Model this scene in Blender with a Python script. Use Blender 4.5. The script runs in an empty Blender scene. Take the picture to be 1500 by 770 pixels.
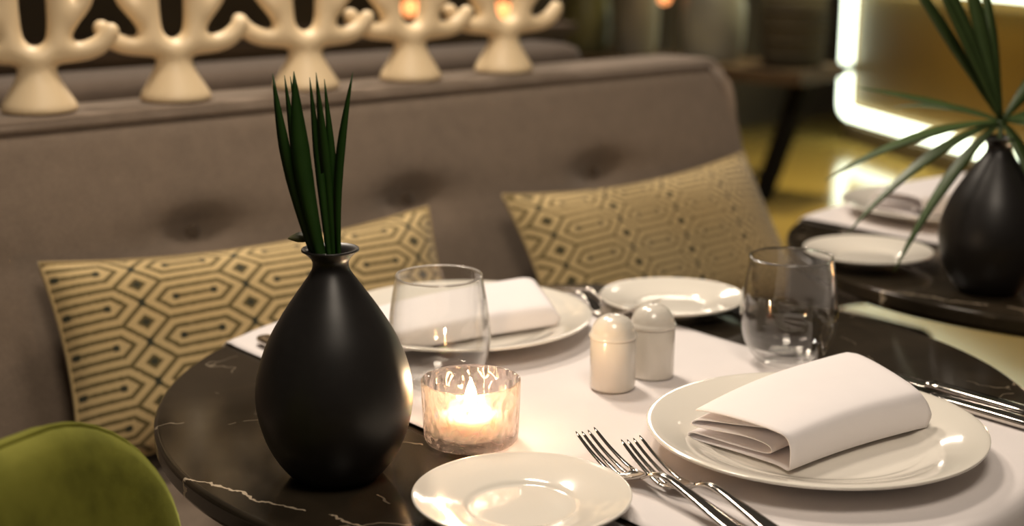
import bpy, bmesh, math, random
from mathutils import Vector, Matrix
PI = math.pi
random.seed(7)
S = bpy.context.scene
C = S.collection

# ------------------------------------------------------------------ camera
# world frame: x runs along the sofa, y runs from the diner's chair to the sofa,
# origin on the floor under the middle of the round table
cam_d = bpy.data.cameras.new('camera')
cam = bpy.data.objects.new('camera', cam_d)
C.objects.link(cam)
cam.location = (-0.895, -0.916, 1.18)
aim = Vector((0.6428 * math.cos(math.radians(13.47)), 0.7660 * math.cos(math.radians(13.47)), -math.sin(math.radians(13.47))))
cam.rotation_euler = aim.to_track_quat('-Z', 'Y').to_euler()
cam_d.sensor_width = 36
cam_d.lens = 50.4
cam_d.clip_start = 0.02
cam_d.dof.use_dof = True
cam_d.dof.focus_distance = 1.16
cam_d.dof.aperture_fstop = 3.6
S.camera = cam

# ------------------------------------------------------------------ world, lamps, exposure
W = bpy.data.worlds.new('room_ambience')
S.world = W
W.use_nodes = True
W.node_tree.nodes['Background'].inputs[0].default_value = (1.0, 0.85, 0.68, 1)
W.node_tree.nodes['Background'].inputs[1].default_value = 0.036

def lamp(name, loc, target, power, size, col=(1, 0.855, 0.69), size_y=None, spread=180):
    l = bpy.data.lights.new(name, 'AREA')
    l.energy = power
    l.color = col
    if size_y:
        l.shape = 'RECTANGLE'; l.size = size; l.size_y = size_y
    else:
        l.shape = 'DISK'; l.size = size
    l.spread = math.radians(spread)
    o = bpy.data.objects.new(name, l)
    C.objects.link(o)
    o.location = loc
    o.rotation_euler = (Vector(target) - Vector(loc)).to_track_quat('-Z', 'Y').to_euler()
    return o
lamp('ceiling_lamp_table', (0.10, 0.55, 2.20), (0.10, 0.40, 0), 8.0, 0.30)
lamp('ceiling_lamp_behind_sofa', (0.40, 1.40, 2.30), (0.1, 0.0, 0.75), 13.5, 0.26)
lamp('plate_glint_lamp', (2.30, 2.20, 1.95), (0.2, 0.0, 0.75), 3.5, 0.45, size_y=0.16)  # unseen lamp hanging free of any wall, added for bright streaks on plates
lamp('front_fill_lamp', (-0.55, -0.75, 2.3), (0.1, 0.3, 0.75), 9, 0.60)  # unseen front fill, added to brighten faces turned to the camera
lamp('ceiling_lamp_hall', (2.6, 2.7, 2.5), (2.6, 2.7, 0), 9, 0.3, spread=90)
lamp('ceiling_lamp_floor', (4.2, 3.0, 2.6), (4.2, 3.0, 0), 8, 0.4, (1, 0.86, 0.45), spread=75)
S.view_settings.view_transform = 'Standard'
S.view_settings.look = 'None'
S.view_settings.gamma = 1
S.view_settings.use_curve_mapping = False
S.view_settings.exposure = 0.58

# ------------------------------------------------------------------ node helpers
class G:
    """tiny wrapper for building node trees"""
    def __init__(self, name):
        self.mat = bpy.data.materials.new(name)
        self.mat.use_nodes = True
        self.t = self.mat.node_tree
        self.b = self.t.nodes['Principled BSDF']
        self.out = self.t.nodes['Material Output']
    def n(self, kind, **k):
        x = self.t.nodes.new(kind)
        for a, v in k.items():
            setattr(x, a, v)
        return x
    def put(self, sock, v):
        if isinstance(v, bpy.types.NodeSocket):
            self.t.links.new(v, sock)
        else:
            sock.default_value = v
    def m(self, op, a, b=None, c=None):
        x = self.n('ShaderNodeMath', operation=op)
        self.put(x.inputs[0], a)
        if b is not None: self.put(x.inputs[1], b)
        if c is not None: self.put(x.inputs[2], c)
        return x.outputs[0]
    def noise(self, scale, detail=3, rough=0.5, vec=None, dist=0):
        x = self.n('ShaderNodeTexNoise')
        x.inputs['Scale'].default_value = scale
        x.inputs['Detail'].default_value = detail
        x.inputs['Roughness'].default_value = rough
        x.inputs['Distortion'].default_value = dist
        self.put(x.inputs['Vector'], vec if vec is not None else self.obj())
        return x.outputs['Fac']
    def obj(self):
        if not hasattr(self, '_tc'):
            self._tc = self.n('ShaderNodeTexCoord')
        return self._tc.outputs['Object']
    def uv(self):
        self.obj()
        return self._tc.outputs['UV']
    def ramp(self, f, stops):
        x = self.n('ShaderNodeValToRGB')
        e = x.color_ramp.elements
        while len(e) < len(stops): e.new(0.5)
        for i, (p, col) in enumerate(stops):
            e[i].position = p
            e[i].color = (*col, 1) if len(col) == 3 else col
        self.put(x.inputs[0], f)
        return x.outputs[0]
    def mix(self, f, a, b):
        x = self.n('ShaderNodeMix', data_type='RGBA')
        self.put(x.inputs[0], f)
        self.put(x.inputs[6], a if isinstance(a, bpy.types.NodeSocket) else (*a, 1))
        self.put(x.inputs[7], b if isinstance(b, bpy.types.NodeSocket) else (*b, 1))
        return x.outputs[2]
    def bump(self, h, strength=0.3, dist=0.002):
        x = self.n('ShaderNodeBump')
        x.inputs['Strength'].default_value = strength
        x.inputs['Distance'].default_value = dist
        self.put(x.inputs['Height'], h)
        self.put(self.b.inputs['Normal'], x.outputs[0])
        return x.outputs[0]
    def set(self, **k):
        names = dict(col='Base Color', rough='Roughness', metal='Metallic', spec='Specular IOR Level', coat='Coat Weight',
                     coat_rough='Coat Roughness', sheen='Sheen Weight', sheen_rough='Sheen Roughness', sss='Subsurface Weight', ior='IOR')
        for a, v in k.items():
            s = self.b.inputs[names[a]]
            if a == 'col' and not isinstance(v, bpy.types.NodeSocket): v = (*v, 1)
            self.put(s, v)
        return self

def plain(name, col, rough=0.5, noise_scale=60, amt=0.12, bump=0.0, bdist=0.001, **k):
    g = G(name)
    f = g.noise(noise_scale, 4)
    a = tuple(max(0, x * (1 - amt)) for x in col); b = tuple(min(1, x * (1 + amt)) for x in col)
    g.set(col=g.mix(f, a, b), rough=rough, **k)
    if bump: g.bump(f, bump, bdist)
    return g.mat

M = {}
def fabric(name, col, weave=420, amt=0.34, bump=0.5, sheen=0.3, cloud=38, cloud_amt=0.16):
    g = G(name)
    f = g.noise(weave, 2, 0.7)
    big = g.noise(cloud, 3)
    v = g.m('ADD', g.m('MULTIPLY', g.m('SUBTRACT', f, 0.5), amt * 2.2), g.m('MULTIPLY', g.m('SUBTRACT', big, 0.5), cloud_amt * 2))
    v = g.m('ADD', v, 1.0)
    h = g.n('ShaderNodeHueSaturation')
    h.inputs['Color'].default_value = (*col, 1)
    g.put(h.inputs['Value'], v)
    g.set(col=h.outputs[0], rough=0.95, sheen=sheen, sheen_rough=0.5, spec=0.15)
    g.bump(f, bump, 0.0012)
    return g.mat
M['sofa'] = fabric('grey_brown_wool', (0.200, 0.152, 0.114))
M['sofa_shaded'] = fabric('shaded_grey_brown_wool', (0.100, 0.073, 0.055))  # darker copy of the front sofa's wool, dimmer light put into its colour
M['sofa_welt'] = fabric('sofa_welt_cloth', (0.15, 0.110, 0.080))
M['button'] = fabric('sofa_button_cloth', (0.13, 0.095, 0.068))
M['linen'] = fabric('white_table_linen', (0.78, 0.735, 0.735), weave=1500, amt=0.04, bump=0.12, sheen=0.1, cloud_amt=0.02)
M['napkin'] = fabric('white_napkin_linen', (0.90, 0.855, 0.865), weave=1800, amt=0.03, bump=0.08, sheen=0.1, cloud_amt=0.02)
M['pillow_seam'] = fabric('pillow_edge_cord', (0.42, 0.31, 0.15))
M['pillow_back'] = fabric('pillow_back_cloth', (0.07, 0.055, 0.04))

def velvet():
    g = G('olive_green_velvet')
    f = g.noise(700, 2, 0.7); b = g.noise(14, 4, 0.6)
    col = g.ramp(b, [(0.32, (0.085, 0.086, 0.012)), (0.48, (0.15, 0.150, 0.022)), (0.70, (0.205, 0.202, 0.034))])
    g.set(col=col, rough=0.85, sheen=0.75, sheen_rough=0.35, spec=0.1)
    g.put(g.b.inputs['Sheen Tint'], (0.55, 0.6, 0.15, 1))
    g.bump(g.m('ADD', g.m('MULTIPLY', f, 0.3), b), 0.25, 0.004)
    return g.mat
M['velvet'] = velvet()

def marble():
    g = G('dark_veined_marble')
    o = g.obj()
    cloud = g.noise(9, 5, 0.6, dist=0.6)
    col = g.ramp(cloud, [(0.25, (0.012, 0.0095, 0.0065)), (0.55, (0.026, 0.020, 0.013)), (0.8, (0.05, 0.037, 0.024))])
    # distorted cells give thin pale cracks
    wv = g.n('ShaderNodeTexNoise'); wv.inputs['Scale'].default_value = 6; wv.inputs['Detail'].default_value = 4
    g.put(wv.inputs['Vector'], o)
    add = g.n('ShaderNodeVectorMath', operation='MULTIPLY_ADD')
    g.put(add.inputs[0], wv.outputs['Color']); add.inputs[1].default_value = (0.22, 0.22, 0.22); g.put(add.inputs[2], o)
    vo = g.n('ShaderNodeTexVoronoi', feature='DISTANCE_TO_EDGE'); vo.inputs['Scale'].default_value = 4.2
    g.put(vo.inputs['Vector'], add.outputs[0])
    line = g.m('LESS_THAN', vo.outputs['Distance'], 0.0030)
    mask = g.m('GREATER_THAN', g.noise(22, 3), 0.535)
    crack = g.m('MULTIPLY', g.m('MULTIPLY', line, mask), 0.25)
    # the one long vein along the front left rim
    sx = g.n('ShaderNodeSeparateXYZ'); g.put(sx.inputs[0], o)
    n1 = g.m('MULTIPLY', g.m('SUBTRACT', g.noise(16, 5, 0.65), 0.5), 0.035)
    ln = g.m('ADD', g.m('ADD', g.m('MULTIPLY', sx.outputs[0], 0.951), g.m('MULTIPLY', sx.outputs[1], 0.309)), 0.366)
    ln = g.m('ABSOLUTE', g.m('ADD', ln, n1))
    wid = g.m('MULTIPLY', g.noise(45, 3), 0.0030)
    vein = g.m('MULTIPLY', g.m('LESS_THAN', ln, g.m('MULTIPLY', wid, 0.75)), g.m('GREATER_THAN', g.noise(30, 3), 0.40))
    t = g.m('MAXIMUM', crack, g.m('MULTIPLY', vein, 0.8))
    g.set(col=g.mix(t, col, (0.55, 0.45, 0.33)), rough=g.m('ADD', g.m('MULTIPLY', g.noise(40, 3), 0.08), 0.09), spec=0.26)
    return g.mat
M['marble'] = marble()

def vase_black():
    g = G('matt_black_glaze')
    f = g.noise(120, 3)
    g.set(col=g.mix(f, (0.012, 0.0105, 0.010), (0.018, 0.016, 0.015)), rough=0.38, spec=0.36)
    g.bump(g.noise(35, 2), 0.04, 0.002)
    return g.mat
M['vase'] = vase_black()
M['china'] = plain('white_china', (0.86, 0.815, 0.735), 0.10, 8, 0.015, coat=0.6, coat_rough=0.04)
M['shaker'] = plain('white_porcelain', (0.75, 0.70, 0.625), 0.22, 20, 0.02, coat=0.5, coat_rough=0.08)
M['hole'] = plain('dark_hole', (0.03, 0.025, 0.02), 0.8)
M['ceramic'] = plain('cream_ceramic', (0.80, 0.63, 0.40), 0.45, 10, 0.03)
M['steel'] = plain('polished_steel', (0.62, 0.58, 0.53), 0.13, 200, 0.04, metal=1.0)
M['black_metal'] = plain('black_metal', (0.012, 0.012, 0.012), 0.45, 50, 0.2)
M['dark_wood'] = plain('dark_wood', (0.075, 0.045, 0.025), 0.5, 14, 0.4)
M['black_wood'] = plain('black_stained_wood', (0.008, 0.007, 0.006), 0.95, 40, 0.3, spec=0.05)
M['wall'] = plain('dark_brown_plaster', (0.085, 0.062, 0.042), 0.9, 3, 0.35)
M['wax'] = plain('candle_wax', (0.92, 0.86, 0.76), 0.5, 30, 0.03, sss=1.0)
M['wax'].node_tree.nodes['Principled BSDF'].inputs['Subsurface Scale'].default_value = 0.03
M['wick'] = plain('burnt_wick', (0.02, 0.018, 0.015), 0.9)
M['pot_green'] = plain('olive_glazed_pot', (0.17, 0.16, 0.07), 0.35, 9, 0.3)
M['pot_grey'] = plain('grey_glazed_pot', (0.26, 0.24, 0.19), 0.4, 9, 0.25)
M['pot_pale'] = plain('pale_grey_pot', (0.30, 0.29, 0.24), 0.4, 9, 0.25)
M['basket'] = plain('dark_basket', (0.07, 0.055, 0.03), 0.8, 60, 0.5, bump=0.5, bdist=0.004)

def floor_mat():
    g = G('polished_ochre_floor')
    f = g.noise(2.2, 4)
    g.set(col=g.mix(f, (0.37, 0.245, 0.062), (0.47, 0.325, 0.09)), rough=g.m('ADD', g.m('MULTIPLY', g.noise(6, 3), 0.08), 0.10), spec=0.6)
    return g.mat
M['floor'] = floor_mat()
M['ochre'] = plain('ochre_panel', (0.21, 0.120, 0.022), 0.45, 3, 0.2)
M['kick'] = plain('brown_plinth', (0.10, 0.065, 0.035), 0.5, 5, 0.2)

def emit(name, col, s):
    g = G(name)
    f = g.noise(10, 2)
    g.set(col=col, rough=0.5)
    g.put(g.b.inputs['Emission Color'], g.mix(f, col, tuple(min(1, c * 1.02) for c in col)))
    g.b.inputs['Emission Strength'].default_value = s
    return g.mat
M['led'] = emit('led_tube_light', (0.88, 1.0, 0.76), 3.4)
M['flame'] = emit('candle_flame', (1.0, 0.62, 0.25), 70.0)
M['far_flame'] = emit('far_candle_flame', (1.0, 0.36, 0.12), 1.5)

def leaf_mat(name, a, b):
    g = G(name)
    f = g.noise(25, 4)
    g.set(col=g.mix(f, a, b), rough=0.4, spec=0.4)
    g.bump(g.noise(300, 2), 0.1, 0.001)
    return g.mat
M['leaf'] = leaf_mat('dark_blade_green', (0.008, 0.030, 0.004), (0.022, 0.065, 0.008))
M['frond'] = leaf_mat('palm_green', (0.032, 0.058, 0.014), (0.065, 0.105, 0.032))
M['dry_leaf'] = leaf_mat('dull_leaf', (0.05, 0.055, 0.02), (0.09, 0.085, 0.03))

def thin_glass(name, tint, rough=0.0, edge=0.9, base=0.035, wavy=False, body=0.0):
    """thin-walled glass: straight-through transmission plus a Fresnel-weighted mirror layer"""
    g = G(name)
    t = g.t
    t.nodes.remove(g.b)
    tr = g.n('ShaderNodeBsdfTransparent'); tr.inputs[0].default_value = (*tint, 1)
    gl = g.n('ShaderNodeBsdfGlossy'); gl.inputs['Roughness'].default_value = rough
    lw = g.n('ShaderNodeLayerWeight'); lw.inputs['Blend'].default_value = 0.5
    if wavy:
        vo = g.n('ShaderNodeTexVoronoi', feature='SMOOTH_F1'); vo.inputs['Scale'].default_value = 1.0
        mp = g.n('ShaderNodeMapping'); mp.inputs['Scale'].default_value = (130, 130, 80)
        g.put(mp.inputs[0], g.obj()); g.put(vo.inputs['Vector'], mp.outputs[0])
        bp = g.n('ShaderNodeBump'); bp.inputs['Strength'].default_value = 1.0; bp.inputs['Distance'].default_value = 0.006
        g.put(bp.inputs['Height'], vo.outputs['Distance'])
        g.put(gl.inputs['Normal'], bp.outputs[0]); g.put(lw.inputs['Normal'], bp.outputs[0])
    fac = g.m('ADD', g.m('MULTIPLY', g.m('POWER', lw.outputs['Facing'], 3.0), edge), base)
    mx = g.n('ShaderNodeMixShader'); g.put(mx.inputs[0], fac)
    first = tr.outputs[0]
    if body:
        tl = g.n('ShaderNodeBsdfTranslucent'); tl.inputs[0].default_value = (*tint, 1)
        df = g.n('ShaderNodeBsdfRefraction'); df.inputs['Color'].default_value = (*tint, 1); df.inputs['IOR'].default_value = 1.22; df.inputs['Roughness'].default_value = 0.04
        if wavy: g.put(df.inputs['Normal'], bp.outputs[0]); g.put(tl.inputs['Normal'], bp.outputs[0])
        m1 = g.n('ShaderNodeMixShader'); m1.inputs[0].default_value = 0.90
        g.put(m1.inputs[1], tl.outputs[0]); g.put(m1.inputs[2], df.outputs[0])
        m2 = g.n('ShaderNodeMixShader'); m2.inputs[0].default_value = body
        g.put(m2.inputs[1], tr.outputs[0]); g.put(m2.inputs[2], m1.outputs[0])
        first = m2.outputs[0]
    g.put(mx.inputs[1], first); g.put(mx.inputs[2], gl.outputs[0])
    g.put(g.out.inputs[0], mx.outputs[0])
    return g.mat
M['glass'] = thin_glass('clear_thin_glass', (0.985, 0.985, 0.98), edge=1.0, base=0.045)
M['tin'] = thin_glass('clear_tealight_cup', (0.97, 0.95, 0.92), rough=0.1, edge=0.3, base=0.04)
M['votive'] = thin_glass('hammered_rose_glass', (0.95, 0.88, 0.85), rough=0.06, edge=0.55, base=0.05, wavy=True, body=0.55)

def pillow_mat():
    g = G('woven_hexagon_cloth')
    WX, HY, M0, P = 0.125, 0.046, 0.0218, 0.0115
    s = g.n('ShaderNodeSeparateXYZ'); g.put(s.inputs[0], g.uv())
    wob = g.m('MULTIPLY', g.m('SUBTRACT', g.noise(260, 2, vec=g.uv()), 0.5), 0.0022)
    x = g.m('ADD', s.outputs[0], wob); y = g.m('ADD', s.outputs[1], wob)
    px = g.m('MULTIPLY', g.m('ABSOLUTE', g.m('SUBTRACT', g.m('FRACT', g.m('DIVIDE', x, WX)), 0.5)), WX)
    py = g.m('MULTIPLY', g.m('ABSOLUTE', g.m('SUBTRACT', g.m('FRACT', g.m('DIVIDE', y, HY)), 0.5)), HY)
    qx = g.m('SUBTRACT', WX / 2, px); qy = g.m('SUBTRACT', HY / 2, py)
    mm = g.m('ADD', g.m('MULTIPLY', qx, 0.80), qy)
    sd = g.m('MULTIPLY', g.m('SUBTRACT', mm, M0), 0.72)          # >0 in the long hexagons, <0 in the diamonds
    inhex = g.m('GREATER_THAN', sd, 0.0)
    dh = g.m('MINIMUM', g.m('MINIMUM', sd, qy), qx)
    dist = g.m('ADD', g.m('MULTIPLY', inhex, dh), g.m('MULTIPLY', g.m('SUBTRACT', 1.0, inhex), g.m('MULTIPLY', sd, -1.0)))
    ph = g.m('FRACT', g.m('ADD', g.m('DIVIDE', dist, P), 0.20))
    dark = g.m('LESS_THAN', ph, 0.40)
    dot = g.m('LESS_THAN', mm, 0.0050)
    slotend = g.m('MULTIPLY', g.m('LESS_THAN', py, 0.0036), g.m('LESS_THAN', g.m('ABSOLUTE', g.m('SUBTRACT', px, 0.0225)), 0.0036))
    corner = g.m('MULTIPLY', g.m('LESS_THAN', qx, 0.0038), g.m('LESS_THAN', py, 0.0045))
    weave = g.noise(700, 2, vec=g.uv())
    cream = g.mix(weave, (0.50, 0.365, 0.175), (0.68, 0.515, 0.265))
    olive = g.mix(weave, (0.115, 0.088, 0.036), (0.18, 0.137, 0.058))
    black = (0.045, 0.045, 0.028)
    c = g.mix(dark, cream, olive)
    c = g.mix(g.m('MAXIMUM', g.m('MAXIMUM', dot, slotend), corner), c, black)
    g.set(col=c, rough=0.9, sheen=0.2, spec=0.15)
    g.bump(g.m('ADD', g.m('MULTIPLY', g.m('SUBTRACT', 1.0, dark), 1.0), g.m('MULTIPLY', weave, 0.6)), 0.35, 0.0012)
    return g.mat
M['pillow'] = pillow_mat()

# ------------------------------------------------------------------ mesh helpers
def new_obj(name, verts, faces, mat, parent=None, smooth=True, loc=None, uv=None):
    me = bpy.data.meshes.new(name)
    me.from_pydata([tuple(v) for v in verts], [], faces)
    if uv:
        l = me.uv_layers.new(name='UVMap')
        for lp in me.loops:
            l.data[lp.index].uv = uv[lp.vertex_index]
    me.update()
    bm = bmesh.new(); bm.from_mesh(me)
    bmesh.ops.recalc_face_normals(bm, faces=bm.faces)
    bm.to_mesh(me); bm.free()
    if smooth:
        me.polygons.foreach_set('use_smooth', [True] * len(me.polygons))
    if mat: me.materials.append(mat)
    o = bpy.data.objects.new(name, me)
    C.objects.link(o)
    if parent: o.parent = parent
    if loc: o.location = loc
    return o
def tag(o, label=None, cat=None, group=None, kind=None):
    if label: o['label'] = label
    if cat: o['category'] = cat
    if group: o['group'] = group
    if kind: o['kind'] = kind
    return o
def thing(name, label, cat, loc=(0, 0, 0), rz=0, group=None):
    o = bpy.data.objects.new(name, None)
    o.empty_display_size = 0.05
    C.objects.link(o)
    o.location = loc; o.rotation_euler = (0, 0, rz)
    return tag(o, label, cat, group)
def dup(root, loc, rz, label, group=None):
    def rec(o, par):
        c = o.copy(); C.objects.link(c)
        if par is not None: c.parent = par
        for ch in [k for k in o.children]: rec(ch, c)
        return c
    r = rec(root, None)
    r.location = loc; r.rotation_euler = (0, 0, rz)
    r['label'] = label
    if group: r['group'] = group
    return r
def lathe(prof, seg=64, close=True):
    """prof: list of (r, z); r == 0 makes a pole"""
    v, f, rings = [], [], []
    for r, z in prof:
        if r <= 1e-7:
            rings.append([len(v)]); v.append((0, 0, z))
        else:
            rings.append(list(range(len(v), len(v) + seg)))
            v += [(r * math.cos(2 * PI * k / seg), r * math.sin(2 * PI * k / seg), z) for k in range(seg)]
    for a, b in zip(rings, rings[1:]):
        for k in range(seg):
            k2 = (k + 1) % seg
            if len(a) == 1 and len(b) == 1: continue
            if len(a) == 1: f.append((a[0], b[k], b[k2]))
            elif len(b) == 1: f.append((a[k], a[k2], b[0]))
            else: f.append((a[k], a[k2], b[k2], b[k]))
    return v, f
def spline(pts, n=6):
    """Catmull-Rom through pts (tuples of any size)"""
    out = []
    for i in range(len(pts) - 1):
        p0, p1, p2, p3 = pts[max(i - 1, 0)], pts[i], pts[i + 1], pts[min(i + 2, len(pts) - 1)]
        for k in range(n):
            t = k / n
            out.append(tuple(0.5 * (2 * b + (c - a) * t + (2 * a - 5 * b + 4 * c - d) * t * t + (3 * b - a - 3 * c + d) * t ** 3)
                             for a, b, c, d in zip(p0, p1, p2, p3)))
    out.append(tuple(pts[-1]))
    return out
def tube(pts, rad, seg=10, cap=True):
    """rad: number or list, along a polyline"""
    v, f = [], []
    pts = [Vector(p) for p in pts]
    N = len(pts)
    prev = None
    for i, p in enumerate(pts):
        t = (pts[min(i + 1, N - 1)] - pts[max(i - 1, 0)]).normalized()
        ref = prev if prev else (Vector((0, 0, 1)) if abs(t.z) < 0.9 else Vector((1, 0, 0)))
        a = (ref - t * ref.dot(t)).normalized(); prev = a
        b = t.cross(a)
        r = rad[i] if isinstance(rad, (list, tuple)) else rad
        for k in range(seg):
            an = 2 * PI * k / seg
            v.append(p + a * (r * math.cos(an)) + b * (r * math.sin(an)))
    for i in range(N - 1):
        for k in range(seg):
            k2 = (k + 1) % seg
            f.append((i * seg + k, i * seg + k2, (i + 1) * seg + k2, (i + 1) * seg + k))
    if cap:
        f.append(tuple(range(seg))[::-1]); f.append(tuple(range((N - 1) * seg, N * seg)))
    return v, f
def rbox(name, x0, x1, y0, y1, z0, z1, mat, parent=None, bev=0.01, seg=3, smooth=True):
    bm = bmesh.new()
    bmesh.ops.create_cube(bm, size=1)
    for q in bm.verts:
        q.co = Vector(((x0 + x1) / 2 + q.co.x * (x1 - x0), (y0 + y1) / 2 + q.co.y * (y1 - y0), (z0 + z1) / 2 + q.co.z * (z1 - z0)))
    if bev:
        bmesh.ops.bevel(bm, geom=list(bm.edges), offset=bev, segments=seg, profile=0.5, affect='EDGES')
    me = bpy.data.meshes.new(name); bm.to_mesh(me); bm.free()
    if smooth: me.polygons.foreach_set('use_smooth', [True] * len(me.polygons))
    me.materials.append(mat)
    o = bpy.data.objects.new(name, me); C.objects.link(o)
    if parent: o.parent = parent
    return o
def loft(secs):
    """secs: list of closed rings with equal vertex count"""
    v, f = [], []
    n = len(secs[0])
    for s in secs: v += list(s)
    for i in range(len(secs) - 1):
        for k in range(n):
            k2 = (k + 1) % n
            f.append((i * n + k, i * n + k2, (i + 1) * n + k2, (i + 1) * n + k))
    f.append(tuple(range(n))[::-1]); f.append(tuple(range((len(secs) - 1) * n, len(secs) * n)))
    return v, f
def merge(parts):
    v, f = [], []
    for a, b in parts:
        o = len(v); v += list(a); f += [tuple(i + o for i in q) for q in b]
    return v, f
def add_mod(o, kind, **k):
    m = o.modifiers.new(kind.lower(), kind)
    for a, b in k.items(): setattr(m, a, b)
    return m
def bake(o):
    """replace the object's mesh by its evaluated mesh"""
    bpy.context.view_layer.update()
    dg = bpy.context.evaluated_depsgraph_get()
    me = bpy.data.meshes.new_from_object(o.evaluated_get(dg))
    o.modifiers.clear()
    o.data = me
    me.polygons.foreach_set('use_smooth', [True] * len(me.polygons))

# ------------------------------------------------------------------ the room
def slab(name, x0, x1, y0, y1, z0, z1, mat):
    o = rbox(name, x0, x1, y0, y1, z0, z1, mat, None, 0, smooth=False)
    return tag(o, kind='structure')
slab('floor', -4.5, 9.5, -4.5, 5.2, -0.08, 0.0, M['floor'])
slab('wall_back', -4.5, 9.5, 4.62, 4.75, 0.0, 3.0, M['wall'])

# ------------------------------------------------------------------ sofas
def sofa(x0, x1, label, mir=None, buttons=(), cloth='sofa'):
    def Y(y): return y if mir is None else mir - y
    t = thing('sofa', label, 'sofa', ((x0 + x1) / 2, Y(0.62), 0))
    ox, oy = (x0 + x1) / 2, Y(0.62)
    def loc(p): return (p[0] - ox, Y(p[1]) - oy, p[2])
    zt, zb = 0.950, 0.47
    def yf(z): return 0.735 - (0.95 - z) * 0.36
    # closed section of the back cushion, front from the bottom up, over the top, down the rear
    sec = [(yf(zb) + 0.03, zb), (yf(zb) + 0.008, zb + 0.01)]
    nf = 30
    for i in range(nf + 1):
        z = zb + 0.03 + (zt - 0.022 - zb - 0.03) * i / nf
        sec.append((yf(z), z))
    sec += [(yf(zt) + 0.000, zt - 0.014), (yf(zt) + 0.006, zt - 0.010), (yf(zt) + 0.004, zt - 0.004), (yf(zt) + 0.010, zt + 0.001), (yf(zt) + 0.022, zt + 0.002)]
    sec += [(0.80, zt + 0.002), (0.85, zt + 0.001), (0.877, zt - 0.004), (0.889, zt - 0.018), (0.890, zt - 0.05), (0.890, 0.70), (0.890, zb)]
    cy = sum(p[0] for p in sec) / len(sec); cz = sum(p[1] for p in sec) / len(sec)
    xs = []
    rr = 0.018
    for k in range(7): xs.append(x0 + rr * (1 - math.cos(k / 6 * PI / 2)))
    N = 150
    for k in range(1, N): xs.append(x0 + rr + (x1 - x0 - 2 * rr) * k / N)
    for k in range(7): xs.append(x1 - rr * (1 - math.cos((6 - k) / 6 * PI / 2)))
    v, f = [], []
    n = len(sec)
    for x in xs:
        e = min(x - x0, x1 - x)
        ins = 0 if e >= rr else rr - math.sqrt(max(0, rr * rr - (rr - e) ** 2))
        for (y, z) in sec:
            yy, zz = y, z
            if ins:
                dy, dz = y - cy, z - cz
                yy = y - math.copysign(min(ins, abs(dy)), dy) * min(1, abs(dy) / 0.03)
                zz = z - ins * max(0, min(1, (z - 0.86) / 0.09))
            if y < 0.78 and z < zt - 0.016:      # front face: soft puff and button dimples
                puff = -0.012 * math.sin(PI * min(1, max(0, (z - zb) / (zt - zb))))
                dm = 0
                for bx in buttons:
                    dx, dz = x - bx, z - 0.795
                    dm += 0.026 * math.exp(-((dx / 0.050) ** 2 + (dz / 0.028) ** 2)) + 0.010 * math.exp(-((dx / 0.13) ** 2 + (dz / 0.024) ** 2))
                yy += puff + dm
            v.append(loc((x, yy, zz)))
    for i in range(len(xs) - 1):
        for k in range(n):
            k2 = (k + 1) % n
            f.append((i * n + k, i * n + k2, (i + 1) * n + k2, (i + 1) * n + k))
    f.append(tuple(range(n))); f.append(tuple(range((len(xs) - 1) * n, len(xs) * n)))
    back = new_obj('backrest', v, f, M[cloth], t)
    pts = [loc((x0 + 0.03, yf(0.55) - 0.0, 0.55)), loc((x0 + 0.012, yf(0.90), 0.90)), loc((x0 + 0.03, yf(zt) - 0.002, zt - 0.013))]
    pts += [loc((x0 + 0.04 + (x1 - x0 - 0.08) * k / 30, yf(zt) - 0.002, zt - 0.011)) for k in range(31)]
    pts += [loc((x1 - 0.03, yf(zt) - 0.002, zt - 0.013)), loc((x1 - 0.012, yf(0.90), 0.90)), loc((x1 - 0.03, yf(0.55), 0.55))]
    new_obj('welt', *tube(pts, 0.0055, 8), M['sofa_welt'], back)
    for bx in buttons:
        b = new_obj('button', *lathe([(0, 0.006), (0.006, 0.0055), (0.011, 0.003), (0.0125, 0.0), (0.010, -0.004), (0, -0.005)], 20), M['button'], back)
        b.location = loc((bx, yf(0.795) - 0.012 + 0.037, 0.795))
        b.rotation_euler = (PI / 2 - 0.3, 0, 0)
    # seat cushion, plinth and legs
    def bx3(name, a, b, c, d, e, g, mat, bev, sg=4):
        p, q = loc((a, c, e)), loc((b, d, g))
        return rbox(name, p[0], q[0], min(p[1], q[1]), max(p[1], q[1]), e, g, mat, t, bev, sg)
    bx3('seat', x0, x1 + 0.05, 0.30, 0.80, 0.42, 0.560, M[cloth], 0.025)
    bx3('base', x0 + 0.02, x1 + 0.02, 0.34, 0.88, 0.16, 0.425, M[cloth], 0.015)
    for lx in (x0 + 0.1, x1 - 0.08):
        for ly in (0.40, 0.82):
            p = loc((lx, ly, 0))
            new_obj('leg', *lathe([(0, 0), (0.014, 0), (0.022, 0.165), (0, 0.165)], 16), M['black_metal'], t, loc=p)
    return t
sofa(-1.35, 0.95, 'long grey-brown upholstered sofa with button dimples behind the dining table', None, (-0.775, -0.42, -0.065, 0.27, 0.63))
sofa(-0.95, 0.965, 'brown-grey sofa with shaded cloth standing back to back behind the cream figures', 1.975, (), 'sofa_shaded')

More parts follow.
